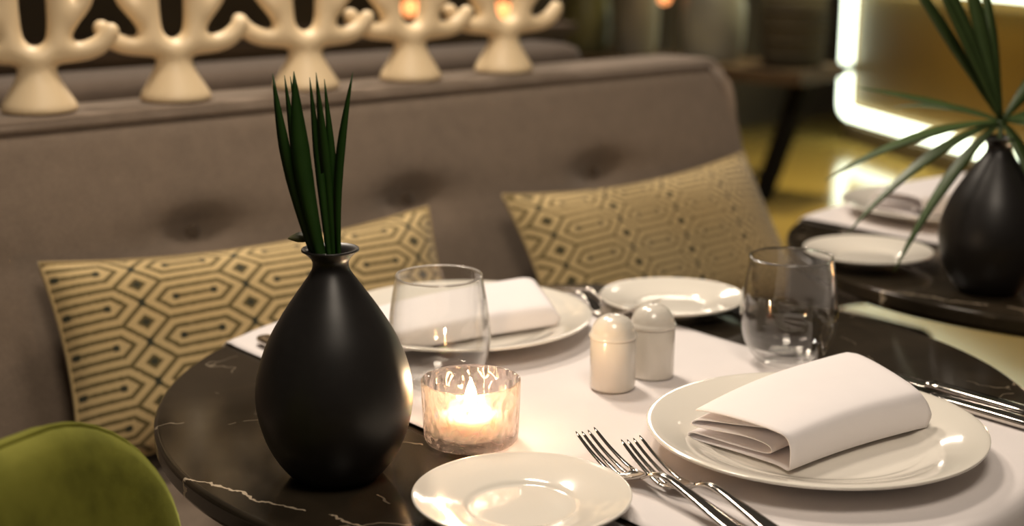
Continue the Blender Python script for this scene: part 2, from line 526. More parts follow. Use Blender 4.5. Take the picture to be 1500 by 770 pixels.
# ------------------------------------------------------------------ tables
def round_table(label, x):
    t = thing('dining_table', label, 'table', (x - 0.008, 0.018, 0))
    R = 0.405
    prof = [(0, 0.725), (R - 0.017, 0.725), (R - 0.007, 0.7265), (R - 0.002, 0.731), (R, 0.7345), (R, 0.7352), (R, 0.7450), (R, 0.7464), (R - 0.0007, 0.7485), (R - 0.002, 0.7496),
            (R - 0.004, 0.750), (R - 0.0055, 0.750), (R - 0.017, 0.750), (0, 0.750)]
    new_obj('tabletop', *lathe(prof, 160), M['marble'], t)
    new_obj('column', *lathe([(0, 0.02), (0.05, 0.02), (0.032, 0.05), (0.03, 0.4), (0.03, 0.69), (0.09, 0.71), (0.15, 0.7245), (0, 0.7245)], 32), M['black_metal'], t)
    new_obj('foot_plate', *lathe([(0, 0.0), (0.23, 0.0), (0.235, 0.006), (0.23, 0.014), (0.05, 0.022), (0, 0.022)], 64), M['black_metal'], t)
    return t
round_table('round dark marble table in front, set for two', 0)
round_table('round dark table further right, cut off by the picture edge', 0.915)

def runner(label, cx, wid=0.202):
    R, drop = 0.4112, 0.17
    nx, nl = 44, 120
    v, f = [], []
    for i in range(nx + 1):
        x = -wid + 2 * wid * i / nx
        y0 = math.sqrt(R * R - (x + 0.008) ** 2)
        half = y0 + drop
        for j in range(nl + 1):
            s = -half + 2 * half * j / nl
            a = abs(s); sg = 1 if s > 0 else -1
            r = 0.012
            if a <= y0 - r:
                y, z = a, 0.7512
            elif a <= y0 - r + r * PI / 2:
                an = (a - (y0 - r)) / r
                y, z = y0 - r + r * math.sin(an), 0.7512 - r + r * math.cos(an)
            else:
                dn = a - (y0 - r + r * PI / 2)
                y, z = y0 + 0.006 * math.sin(x * 38 + sg) * min(1, dn / 0.06) + 0.007 * min(1, dn / 0.05), 0.7512 - r - dn
            z += 0.0008 * math.sin(x * 55 + s * 9) * math.sin(s * 21 + 1.3) * (1 if a < y0 - 0.02 else 0) + 0.0008
            v.append((x, sg * y, z))
    for i in range(nx):
        for j in range(nl):
            a = i * (nl + 1) + j
            f.append((a, a + 1, a + nl + 2, a + nl + 1))
    o = new_obj('table_runner', v, f, M['linen'], None, loc=(cx, 0.018, 0))
    add_mod(o, 'SOLIDIFY', thickness=0.0010, offset=1)
    return tag(o, label, 'table runner', 'white table runners')
runner('white linen runner laid across the front round table', 0)
runner('white linen runner on the far table at the right edge', 0.915, 0.15)
TZ = 0.7500           # bare stone
CZ = 0.7540           # top of the cloth

# ------------------------------------------------------------------ crockery
def plate_prof(R, foot, well, h, rim):
    th = 0.0035
    up = [(0, 0.0075), (well * 0.45, 0.0075), (well * 0.85, 0.0072), (well * 0.97, 0.0078), (well * 1.03, 0.0092), (well * 1.12, 0.0108),
          ((well + R) / 2, (0.0105 + h) / 2), (R * 0.93, h - 0.0016), (R * 0.985, h - 0.0003), (R, h - 0.0008)]
    dn = [(R * 0.997, h - 0.0028), (R * 0.93, h - 0.0052), ((well + R) / 2, (0.0105 + h) / 2 - th - 0.001), (foot + 0.008, 0.0045), (foot + 0.002, 0.0025),
          (foot + 0.001, 0.0), (foot - 0.004, 0.0), (foot - 0.006, 0.0032), (0, 0.0035)]
    return spline(up, 3) + dn
def plate(name, label, group, R, foot, well, h, loc):
    o = new_obj(name, *lathe(plate_prof(R, foot, well, h, 0), 128), M['china'], None, loc=loc)
    return tag(o, label, 'plate', group)
dinner = plate('dinner_plate', 'large white dinner plate with a folded napkin, front right', 'dinner plates', 0.1385, 0.074, 0.089, 0.0225, (0.016, -0.219, CZ))
dup(dinner, (0.005, 0.240, CZ), 0, 'large white dinner plate behind the left tumbler, on the sofa side', 'dinner plates')
dup(dinner, (0.925, 0.275, CZ), 0, 'large white plate on the far right table under a blurred napkin', 'dinner plates')
side = plate('side_plate', 'small empty white side plate at the bottom edge beside the forks', 'side plates', 0.0815, 0.036, 0.041, 0.0195, (-0.252, -0.161, TZ))
dup(side, (0.248, 0.165, TZ), 0, 'small empty white side plate in front of the right cushion', 'side plates')
dup(side, (0.610, 0.166, TZ), 0, 'small white side plate on the far right table', 'side plates')

# ------------------------------------------------------------------ napkins
def napkin_mesh():
    """one sheet folded over itself: profile across the fold (y, z), swept along x"""
    L = 0.170
    prof = [  # (y, z, left end shift) outer top layer from the back, round the front, under, then the inner roll
        (0.097, 0.0250, 0.000), (0.085, 0.0275, -0.001), (0.060, 0.0300, -0.001), (0.030, 0.0315, -0.002), (0.012, 0.0310, -0.002), (0.004, 0.0285, -0.001),
        (0.0005, 0.0210, 0.000), (0.000, 0.0090, 0.000), (0.003, 0.0012, 0.002), (0.020, 0.0006, 0.006), (0.060, 0.0006, 0.003), (0.096, 0.0010, -0.003),
        (0.1005, 0.0035, -0.004), (0.095, 0.0068, -0.003), (0.062, 0.0052, 0.004), (0.034, 0.0046, 0.010), (0.026, 0.0080, 0.010), (0.030, 0.0135, 0.008),
        (0.050, 0.0160, 0.003), (0.090, 0.0135, -0.004), (0.096, 0.0160, -0.005), (0.088, 0.0195, -0.002), (0.060, 0.0220, 0.006), (0.036, 0.0225, 0.018), (0.018, 0.0215, 0.022)]
    p = spline(prof, 4)
    nl = 26
    v, f = [], []
    for (y, z, e) in p:
        for j in range(nl + 1):
            t = j / nl
            x = -L / 2 + e * (1 - t) ** 2 + L * t
            # rises to the right and towards the back, sags a little between
            k = 1 + 0.46 * t * (y / 0.1) + 0.06 * math.sin(PI * t) + 0.05 * t
            zz = z * k
            yy = y * (1 + 0.05 * math.sin(3 * t + 0.5)) + 0.004 * math.sin(PI * t * 1.1) - 0.010 * t * (1 - y / 0.1)
            if t > 0.9:
                q = (t - 0.9) / 0.1
                zz = zz * (1 - 0.16 * q * q)
                x -= 0.006 * q * q * abs(z - 0.014) / 0.014
            x += 0.042 * (y / 0.1) * t
            v.append((x, yy - 0.05, zz))
    for i in range(len(p) - 1):
        for j in range(nl):
            a = i * (nl + 1) + j
            f.append((a, a + 1, a + nl + 2, a + nl + 1))
    return v, f
nap = new_obj('napkin', *napkin_mesh(), M['napkin'], None, loc=(0.022, -0.208, CZ + 0.0100))
add_mod(nap, 'SOLIDIFY', thickness=0.0011, offset=0)
tag(nap, 'folded white linen napkin on the front dinner plate', 'napkin', 'folded napkins')
nap2 = dup(nap, (-0.012, 0.232, CZ + 0.0100), math.radians(-5), 'folded white napkin on the plate behind the left tumbler', 'folded napkins')
nap2.scale = (1.12, 1.0, 0.72)
dup(nap, (0.93, 0.275, CZ + 0.0100), math.radians(-10), 'blurred white napkin on the far right table', 'folded napkins')

# ------------------------------------------------------------------ cutlery (local: handle end at -x, tip at +x, origin on the table at mid length)
def ring(x, z, w, h, sag=0.0, n=12):
    out = []
    for k in range(n):
        a = 2 * PI * k / n
        y = w / 2 * math.copysign(abs(math.cos(a)) ** 0.7, math.cos(a))
        zz = h / 2 * math.copysign(abs(math.sin(a)) ** 0.7, math.sin(a))
        out.append((x, y, z + zz + sag * (2 * y / max(w, 1e-6)) ** 2))
    return out
def fork():
    t = thing('fork', '', 'fork')
    xs = [-0.100, -0.098, -0.09, -0.075, -0.055, -0.035, -0.015, 0.0, 0.012, 0.022, 0.030]
    ws = [0.006, 0.012, 0.0165, 0.0175, 0.0150, 0.0115, 0.0082, 0.0066, 0.0062, 0.0066, 0.0085]
    hs = [0.002, 0.0028, 0.0032, 0.0034, 0.0036, 0.0038, 0.0038, 0.0038, 0.0036, 0.0032, 0.0028]
    S1 = spline(list(zip(xs, ws, hs)), 3)
    new_obj('handle', *loft([ring(x, sm(x), w, h) for x, w, h in S1]), M['steel'], t)
    xs = [0.024, 0.029, 0.035, 0.041, 0.048, 0.053]
    ws = [0.0078, 0.0115, 0.0175, 0.0212, 0.0226, 0.0228]
    S2 = spline(list(zip(xs, ws)), 3)
    parts = [loft([ring(x, sm(x), w, 0.0024, 0.0022) for x, w in S2])]
    for k in range(4):
        yo = (-1.5 + k) * 0.0062
        sec = []
        for j in range(13):
            u = j / 12
            x = 0.0510 + 0.0495 * u
            w = 0.0042 * (1 - 0.35 * u) * (0.3 if j == 12 else 1)
            yy = yo * (1 - 0.08 * u)
            sec.append([(a, b + yy, c + 0.0022 * (yo / 0.0122) ** 2) for a, b, c in ring(x, sm(x), w, 0.0021 * (1 - 0.3 * u), 0, 8)])
        parts.append(loft(sec))
    new_obj('tines', *merge(parts), M['steel'], t)
    return t
_bp = spline([(-0.100, 0.0030), (-0.06, 0.0062), (-0.02, 0.0130), (0.006, 0.0168), (0.020, 0.0140), (0.034, 0.0062), (0.046, 0.0030), (0.058, 0.0036), (0.080, 0.0110), (0.1005, 0.0210)], 8)
def sm(x):
    for a, c in zip(_bp, _bp[1:]):
        if x <= c[0]: return a[1] + (c[1] - a[1]) * (x - a[0]) / (c[0] - a[0])
    return _bp[-1][1]
def heading(tip, tail):
    return math.atan2(tip[1] - tail[1], tip[0] - tail[0])
def put_fork(f, tip, ang, z, label, first=False):
    L = 0.1005 * 1.10
    loc = (tip[0] - L * math.cos(ang), tip[1] - L * math.sin(ang), z)
    if first:
        f.location = loc; f.rotation_euler = (0, 0, ang); f['label'] = label; f['group'] = 'forks'
        return f
    return dup(f, loc, ang, label, 'forks')
fk = fork()
fk.scale = (1.10, 1.06, 1.06)
put_fork(fk, (-0.143, -0.112), math.radians(83), CZ, 'steel fork nearest the small front side plate', True)
put_fork(fk, (-0.128, -0.149), math.radians(82), CZ, 'steel fork between the other front fork and the large plate')
put_fork(fk, (0.205, 0.145), math.radians(-84), TZ + 0.0005, 'blurred steel fork beside the back side plate')
put_fork(fk, (0.165, 0.130), math.radians(-90), CZ, 'blurred steel fork between the shakers and the back dinner plate')

def knife():
    t = thing('table_knife', '', 'knife')
    xs = [-0.110, -0.108, -0.100, -0.075, -0.04, -0.015, -0.008, -0.004, 0.0]
    ws = [0.008, 0.014, 0.0185, 0.0180, 0.0160, 0.0140, 0.0125, 0.0145, 0.0140]
    hs = [0.004, 0.007, 0.0088, 0.0092, 0.0086, 0.0078, 0.0060, 0.0078, 0.0060]
    S1 = spline(list(zip(xs, ws, hs)), 3)
    new_obj('handle', *loft([ring(x, 0.0048, w, h) for x, w, h in S1]), M['steel'], t)
    xs = [-0.002, 0.006, 0.03, 0.07, 0.095, 0.107, 0.112]
    ws = [0.0120, 0.0165, 0.0190, 0.0205, 0.0170, 0.0090, 0.0020]
    S2 = spline(list(zip(xs, ws)), 3)
    new_obj('blade', *loft([[(a, b + (0.0195 - w) / 2 * 0.6, c) for a, b, c in ring(x, 0.0040, w, 0.0016, 0, 8)] for x, w in S2]), M['steel'], t)
    return t
kn = knife()
def put_knife(bol, ang, z, label, first=False):
    o = kn if first else dup(kn, (0, 0, 0), 0, label)
    o.location = (bol[0], bol[1], z); o.rotation_euler = (0, 0, ang); o['label'] = label; o['group'] = 'table knives'
put_knife((0.221, -0.190), math.radians(90), CZ, 'steel table knife furthest right, beyond the large front plate', True)
put_knife((0.193, -0.212), math.radians(91), CZ, 'steel table knife next to the rim of the large front plate')
put_knife((-0.180, 0.235), math.radians(-92), CZ, 'blurred steel knife on the cloth left of the black vase')

# ------------------------------------------------------------------ vases
VP = [(q[0], q[1] * 0.915) for q in [(0.0, 0.0), (0.030, 0.0), (0.0345, 0.0015), (0.0385, 0.0055), (0.0465, 0.017), (0.0545, 0.034), (0.0600, 0.055), (0.0617, 0.074), (0.0590, 0.096),
      (0.0505, 0.122), (0.0380, 0.146), (0.0255, 0.166), (0.0165, 0.180), (0.0140, 0.187), (0.0150, 0.193), (0.0200, 0.1985), (0.0222, 0.2000)]]
def vase(label, loc):
    pr = VP[:3] + spline(VP[3:], 5)
    pr += [(r_, z_ * 0.915) for r_, z_ in [(0.0220, 0.2016), (0.0206, 0.2018), (0.0150, 0.1985), (0.0120, 0.192), (0.0115, 0.187), (0.0145, 0.178), (0.030, 0.152), (0.045, 0.12), (0.055, 0.08), (0.045, 0.03), (0.0, 0.010)]]
    o = new_obj('vase', *lathe(pr, 96), M['vase'], None, loc=loc)
    return tag(o, label, 'vase', 'black teardrop vases')
v1 = vase('matt black teardrop vase beside the lit candle', (-0.312, -0.004, TZ))
dup(v1, (0.604, -0.013, TZ), 0, 'matt black teardrop vase with spreading palm leaf, right edge', 'black teardrop vases')

def blade_mesh(p0, p1, w, bow=(0, 0, 0), face=(0, -1, 0), fold=0.25, taper=0.12, n=14, wprof=None, droop=0.0):
    """narrow leaf from p0 to p1 with a shallow V section"""
    p0, p1, bow, face = Vector(p0), Vector(p1), Vector(bow), Vector(face)
    ax = (p1 - p0).normalized()
    side = ax.cross(face).normalized()
    nor = side.cross(ax).normalized()
    v, f = [], []
    for i in range(n + 1):
        t = i / n
        c = p0 + (p1 - p0) * t + bow * math.sin(PI * t) + Vector((0, 0, -droop * t * t))
        if wprof: ww = wprof(t) * w / 2
        else: ww = w / 2 * (0.50 + 0.50 * min(1, t / 0.5)) * min(1.0, ((1 - t) / 0.34) ** 0.75 if t > 0.66 else 1.0)
        ww = max(ww, 0.0002)
        th = 0.00035
        v += [c + side * ww + nor * fold * ww, c - nor * th, c - side * ww + nor * fold * ww, c + nor * th + nor * 0.0]
    for i in range(n):
        for k in range(4):
            k2 = (k + 1) % 4
            f.append((i * 4 + k, i * 4 + k2, i * 4 + 4 + k2, i * 4 + 4 + k))
    f.append((0, 1, 2, 3)); f.append((n * 4, n * 4 + 1, n * 4 + 2, n * 4 + 3))
    return v, f

# camera-right and camera-back directions on the floor plan, used to describe the spray of blades as seen from the diner's side
RT = Vector((0.766, -0.643, 0)); BK = Vector((0.643, 0.766, 0))
def spray(root_loc, name, label, specs, mat, group=None):
    t = thing(name, label, 'leaves', root_loc, 0, group)
    for (r0, b0, z0, r1, b1, z1, w, bow_r, droop) in specs:
        p0 = RT * r0 + BK * b0 + Vector((0, 0, z0)); p1 = RT * r1 + BK * b1 + Vector((0, 0, z1))
        o = new_obj('blade', *blade_mesh(p0, p1, w * 0.72, RT * bow_r, -BK + RT * random.uniform(-0.5, 0.5), droop=droop), mat, t)
    return t
bl = [  # foot (right, back, up) -> tip, width, sideways bow
    (-0.007, 0.000, -0.024, -0.0400, 0.006, 0.1335, 0.0130, -0.0045, 0),
    (-0.005, 0.004, -0.024, -0.0330, 0.018, 0.1310, 0.0110, -0.003, 0),
    (-0.003, -0.004, -0.024, -0.0225, -0.004, 0.1365, 0.0190, -0.0045, 0),
    (-0.003, 0.005, -0.024, -0.0270, 0.012, 0.1270, 0.0120, -0.002, 0),
    (-0.002, 0.006, -0.024, -0.0290, 0.020, 0.1300, 0.0080, -0.002, 0),
    (0.001, -0.004, -0.024, -0.0120, 0.004, 0.1310, 0.0095, 0.000, 0),
    (0.002, 0.002, -0.024, -0.0060, -0.004, 0.1355, 0.0125, 0.0015, 0),
    (0.004, 0.005, -0.024, -0.0018, 0.010, 0.1290, 0.0090, 0.002, 0),
    (0.007, -0.001, -0.024, 0.0205, 0.004, 0.1350, 0.0110, -0.0055, 0)]
sp = spray((-0.312, -0.004, TZ + 0.1840), 'grass_blades', 'upright dark green grass blades standing in the front black vase', bl, M['leaf'])
new_obj('side_leaf', *blade_mesh(RT * -0.004 + BK * 0.006 + Vector((0, 0, -0.03)), RT * -0.010 + BK * 0.012 + Vector((0, 0, 0.006)), 0.003), M['dry_leaf'], sp)
new_obj('side_leaf', *blade_mesh(RT * -0.010 + BK * 0.012 + Vector((0, 0, 0.005)), RT * -0.034 + BK * 0.010 + Vector((0, 0, 0.006)), 0.0085, (0, 0, 0.001), (-0.5, -0.6, 0.45)), M['dry_leaf'], sp)

pf = thing('palm_leaf', 'green fan palm leaf with drooping leaflets in the right-hand vase', 'leaves', (0.604, -0.013, TZ + 0.1840))
new_obj('stalk', *tube([(0, 0, -0.12), (0.001, 0, -0.02), (0, 0.001, 0.020)], [0.0025, 0.003, 0.0035], 10), M['frond'], pf)
lf = [  # tip (right, back, up), width and droop of each leaflet; they start together at the top of the stalk
    (-0.150, 0.02, 0.235, 0.0105, 0.0), (-0.110, 0.00, 0.245, 0.0125, 0.0), (-0.062, 0.03, 0.245, 0.0130, 0.0), (-0.125, -0.03, 0.235, 0.008, 0.0), (-0.022, 0.06, 0.22, 0.010, 0.0),
    (-0.160, 0.05, 0.052, 0.008, 0.010), (-0.205, -0.01, -0.050, 0.011, 0.055), (-0.180, -0.03, -0.110, 0.011, 0.080), (-0.128, -0.05, -0.150, 0.011, 0.080), (-0.10, 0.11, 0.02, 0.010, 0.03),
    (0.032, -0.060, -0.075, 0.0120, 0.045), (0.060, 0.03, 0.085, 0.010, 0.0), (0.120, 0.02, 0.030, 0.011, 0.02), (0.130, -0.05, 0.000, 0.011, 0.04), (0.100, -0.10, -0.030, 0.011, 0.06), (0.09, 0.09, 0.10, 0.010, 0.0)]
for (r1, b1, z1, w, dr) in lf:
    p0 = Vector((0, 0, 0.018)); p1 = RT * r1 + BK * b1 + Vector((0, 0, z1 + dr))
    wp = lambda t: (0.30 + 0.70 * min(1, t / 0.4)) * min(1.0, ((1 - t) / 0.5) ** 0.7 if t > 0.5 else 1)
    face = Vector((0, 0, 1)) * (0.75 if dr else 0.25) - BK * 0.6
    new_obj('leaflet', *blade_mesh(p0, p1, w * 1.4, (0, 0, 0), face, 0.35, wprof=wp, droop=dr, n=16), M['frond'], pf)

# ------------------------------------------------------------------ candles
def votive(label, loc):
    h = 0.054
    prof = [(0, 0.0), (0.034, 0.0), (0.0375, 0.0008), (0.0392, 0.003), (0.0400, 0.008), (0.0418, h - 0.003), (0.0417, h - 0.0006), (0.0404, h), (0.0391, h - 0.0008),
            (0.0386, h - 0.003), (0.0366, 0.013), (0.0345, 0.0098), (0.030, 0.0088), (0, 0.0085)]
    o = new_obj('candle_glass', *lathe(prof, 96), M['votive'], None, loc=loc)
    return tag(o, label, 'candle holder', 'hammered glass candle holders')
def tealight(label, loc):
    t = thing('tealight', label, 'candle', loc, 0, 'lit tealights')
    new_obj('clear_cup', *lathe([(0, 0), (0.0185, 0), (0.0190, 0.0006), (0.0190, 0.015), (0.0194, 0.0155), (0.0186, 0.0155), (0.0183, 0.0010), (0, 0.0008)], 48), M['tin'], t)
    w = new_obj('wax', *lathe([(0, 0.0012), (0.0181, 0.0012), (0.0182, 0.0128), (0.0170, 0.0135), (0.010, 0.0128), (0, 0.0125)], 40), M['wax'], t)
    new_obj('wick', *tube([(0, 0, 0.0125), (0.0003, 0, 0.017), (0.001, 0, 0.0195)], 0.0007, 8), M['wick'], w)
    new_obj('flame', *lathe(spline([(0, 0.0175), (0.0026, 0.0200), (0.0040, 0.0240), (0.0038, 0.0285), (0.0026, 0.0340), (0.0012, 0.0385), (0, 0.0420)], 4), 20), M['flame'], t)
    l = bpy.data.lights.new('candle_light', 'POINT'); l.energy = 0.60; l.color = (1.0, 0.69, 0.40); l.shadow_soft_size = 0.005
    o = bpy.data.objects.new('candle_light', l); C.objects.link(o); o.parent = t; o.location = (0, 0, 0.047)
    return t
CP = (-0.188, -0.020, CZ - 0.0005)
votive('low hammered glass candle holder glowing beside the black vase', CP)
tl = tealight('lit tealight inside the hammered glass in front', (CP[0], CP[1], CP[2] + 0.0090))
tl.scale = (1.3, 1.3, 1.1)
CP2 = (0.700, -0.085, TZ + 0.0045)
votive('hammered glass candle holder on the far table at the right edge', CP2)
dup(tl, (CP2[0], CP2[1], CP2[2] + 0.0090), 0.5, 'lit tealight on the far table at the right edge')

# ------------------------------------------------------------------ stemless glasses
def real_glass():
    g = G('clear_glass_bead')
    g.set(col=(0.98, 0.97, 0.95), rough=g.m('MULTIPLY', g.noise(20, 2), 0.02), ior=1.45)
    g.b.inputs['Transmission Weight'].default_value = 1.0
    return g.mat
M['glass_bead'] = real_glass()
def tumbler():
    h = 0.107
    out = spline([(0.0265, 0.0012), (0.0330, 0.0060), (0.0410, 0.0180), (0.0462, 0.0340), (0.0478, 0.0500), (0.0466, 0.0680), (0.0438, 0.0870), (0.0402, h - 0.001)], 6)
    inn = [(r - 0.0011, z + (0.004 if z < 0.012 else 0.0015 if z < 0.03 else 0)) for r, z in out][::-1]
    prof = [(0, 0.0016), (0.018, 0.0012), (0.022, 0.0), (0.0250, 0.0002)] + out + [(0.0400, h + 0.0002), (0.0393, h + 0.0002)] + [q for q in inn if q[0] > 0.024 and q[1] > 0.005] + [(0.018, 0.0045), (0, 0.0042)]
    return lathe(prof, 96)
g1 = new_obj('stemless_glass', *tumbler(), M['glass'], None, loc=(0.187, -0.050, CZ))
new_obj('rim', *tube([(0.0398 * math.cos(2 * PI * k / 96), 0.0398 * math.sin(2 * PI * k / 96), 0.1068) for k in range(97)], 0.00105, 10, False), M['glass_bead'], g1)
tag(g1, 'empty stemless wine glass behind the front dinner plate', 'glass', 'stemless wine glasses')
dup(g1, (-0.122, 0.110, CZ), 0, 'empty stemless wine glass between the black vase and candle', 'stemless wine glasses')

# ------------------------------------------------------------------ salt and pepper
def shaker(label, loc, holes):
    t = thing('shaker', label, 'shaker', loc, 0, 'salt and pepper shakers')
    new_obj('body', *lathe([(0, 0), (0.0195, 0.0), (0.0208, 0.0010), (0.0212, 0.003), (0.0214, 0.030), (0.0214, 0.0480), (0.0210, 0.0490), (0, 0.0490)], 56), M['shaker'], t)
    cap = new_obj('cap', *lathe([(0, 0.0485), (0.0212, 0.0485), (0.0224, 0.0495), (0.0226, 0.0510), (0.0220, 0.0525)] + spline([(0.0208, 0.0540), (0.0190, 0.0600), (0.0145, 0.0662), (0.0075, 0.0700), (0, 0.0710)], 5), 56), M['shaker'], t)
    for k in range(holes):
        a = 2 * PI * k / max(1, holes - 1)
        r = 0.0 if k == 0 else 0.0055
        new_obj('hole', *lathe([(0, 0.0004), (0.0008, 0.0003), (0.0009, -0.001), (0, -0.001)], 10), M['hole'], cap, loc=(r * math.cos(a), r * math.sin(a), 0.0709 - (0 if k == 0 else 0.0004 + 0.0003)))
    return t
shaker('white dome-topped shaker nearer the candle, warmly lit', (0.000, 0.004, CZ), 3)
shaker('white dome-topped shaker further right, beside the other shaker', (0.054, 0.006, CZ), 5)

# ------------------------------------------------------------------ cushions
def cushion(label, a, b, up, thick, w, h, shift):
    """a: lower left corner area centre, given as centre; b: width axis; up: height axis"""
    ctr, ax, ay = Vector(a), Vector(b).normalized(), Vector(up).normalized()
    az = ax.cross(ay).normalized()                 # towards the viewer
    t = thing('throw_pillow', label, 'pillow', tuple(ctr), 0, 'patterned throw pillows')
    nx, ny = 56, 36
    def side(sg):
        v, f, uv = [], [], []
        for j in range(ny + 1):
            for i in range(nx + 1):
                u, q = -1 + 2 * i / nx, -1 + 2 * j / ny
                # edges pulled in between the corners
                x = u * w / 2 * (1 - 0.045 * (1 - q * q) * abs(u) ** 3) * (1 - 0.01 * q)
                y = q * h / 2 * (1 - 0.16 * (1 - u * u) * abs(q) ** 3)
                z = thick / 2 * ((1 - u ** 4) * (1 - q ** 4)) ** 0.62 * (1 - 0.18 * (u * u + q * q) / 2)
                z += 0.004 * math.sin(5 * u + 2 * q + shift * 40) * (1 - u * u) * (1 - q * q)
                p = ax * x + ay * y + az * (z * sg + 0.0)
                v.append(p); uv.append((u * w / 2 + shift, q * h / 2 + 0.016))
        for j in range(ny):
            for i in range(nx):
                k = j * (nx + 1) + i
                f.append((k, k + 1, k + nx + 2, k + nx + 1))
        return v, f, uv
    v, f, uv = side(1)
    new_obj('patterned_front', v, f, M['pillow'], t, uv=uv)
    v, f, uv = side(-1)
    new_obj('plain_back', v, f, M['pillow_back'], t, uv=uv)
    edge = []
    for (u0, q0, u1, q1) in ((-1, -1, 1, -1), (1, -1, 1, 1), (1, 1, -1, 1), (-1, 1, -1, -1)):
        for k in range(24):
            u = u0 + (u1 - u0) * k / 24; q = q0 + (q1 - q0) * k / 24
            x = u * w / 2 * (1 - 0.045 * (1 - q * q) * abs(u) ** 3) * (1 - 0.01 * q)
            y = q * h / 2 * (1 - 0.16 * (1 - u * u) * abs(q) ** 3)
            edge.append(ax * x + ay * y)
    edge.append(edge[0])
    new_obj('seam', *tube(edge, 0.0025, 6, False), M['pillow_seam'], t)
    return t
cushion('cream geometric-patterned cushion behind the black vase', (-0.045, 0.550, 0.697), (1, -0.10, 0.015), (0.03, 0.42, 0.90), 0.10, 0.515, 0.245, 0.040)
cushion('cream geometric-patterned cushion at the sofa\'s right end', (0.650, 0.565, 0.690), (1, 0.07, 0.0), (-0.05, 0.48, 0.87), 0.105, 0.560, 0.260, 0.120)

# ------------------------------------------------------------------ green chair
def chair():
    cx, cy = -0.5224, -0.3128
    t = thing('upholstered_chair', 'olive green velvet chair with rounded back at the bottom left', 'chair', (cx, cy, 0), 0.6952)
    # back panel: rounded outline, bent round a vertical axis, hollow side towards the seat (-y)
    HW, ZB, ZT, RC = 0.235, 0.44, 0.861, 0.109
    NS, NR = 72, 12
    out = []
    for k in range(NS):                       # outline, counter-clockwise from the bottom left
        out.append(None)
    pts = []
    pts += [(-HW * 0.9 + 2 * HW * 0.9 * k / 16, ZB) for k in range(16)]
    pts += [(HW * 0.9 + HW * 0.1 * k / 14, ZB + (ZT - RC - ZB) * k / 14) for k in range(14)]
    pts += [(HW - RC + RC * math.cos(a), ZT - RC + RC * math.sin(a)) for a in [PI / 2 * k / 12 for k in range(12)]]
    pts += [((HW - RC) * (1 - 2 * k / 12), ZT + 0.006 * math.sin(PI * k / 12)) for k in range(12)]
    pts += [(-HW + RC - RC * math.sin(a), ZT - RC + RC * math.cos(a)) for a in [PI / 2 * k / 12 for k in range(12)]]
    pts += [(-HW + HW * 0.1 * k / 14, ZT - RC - (ZT - RC - ZB) * k / 14) for k in range(14)]
    n = len(pts)
    cz = (ZB + ZT) / 2
    def place(sx, z, dep):
        return (sx, 0.245 - 0.85 * sx * sx - 0.10 * (ZT - z) + dep, z)
    v, f = [], []
    rings = []
    prof = [(0.02, -0.030), (0.35, -0.030), (0.70, -0.027), (0.88, -0.021), (0.95, -0.016), (0.985, -0.009), (1.0, 0.002), (0.995, 0.010), (0.97, 0.017), (0.88, 0.020), (0.70, 0.021), (0.35, 0.021), (0.02, 0.021)]
    for (k, dep) in prof:
        rings.append(len(v))
        for (sx, z) in pts: v.append(place(sx * k, cz + (z - cz) * k, dep))
    for a, b in zip(rings, rings[1:]):
        for k in range(n):
            k2 = (k + 1) % n
            f.append((a + k, a + k2, b + k2, b + k))
    f.append(tuple(range(n))); f.append(tuple(range(rings[-1], rings[-1] + n)))
    back = new_obj('backrest', v, f, M['velvet'], t)
    new_obj('piping', *tube([place(sx * 0.997, cz + (z - cz) * 0.997, -0.001) for sx, z in pts] + [place(pts[0][0] * 0.997, cz + (pts[0][1] - cz) * 0.997, -0.001)], 0.0022, 8, False), M['velvet'], back)
    rbox('seat', -0.225, 0.225, -0.22, 0.20, 0.375, 0.475, M['velvet'], t, 0.035, 4)
    for sx in (-1, 1):
        for sy in (-1, 1):
            new_obj('leg', *tube([(sx * 0.17, sy * 0.16, 0.38), (sx * 0.205, sy * 0.20, 0.0)], [0.016, 0.010], 14), M['black_metal'], t)
    return t
chair()

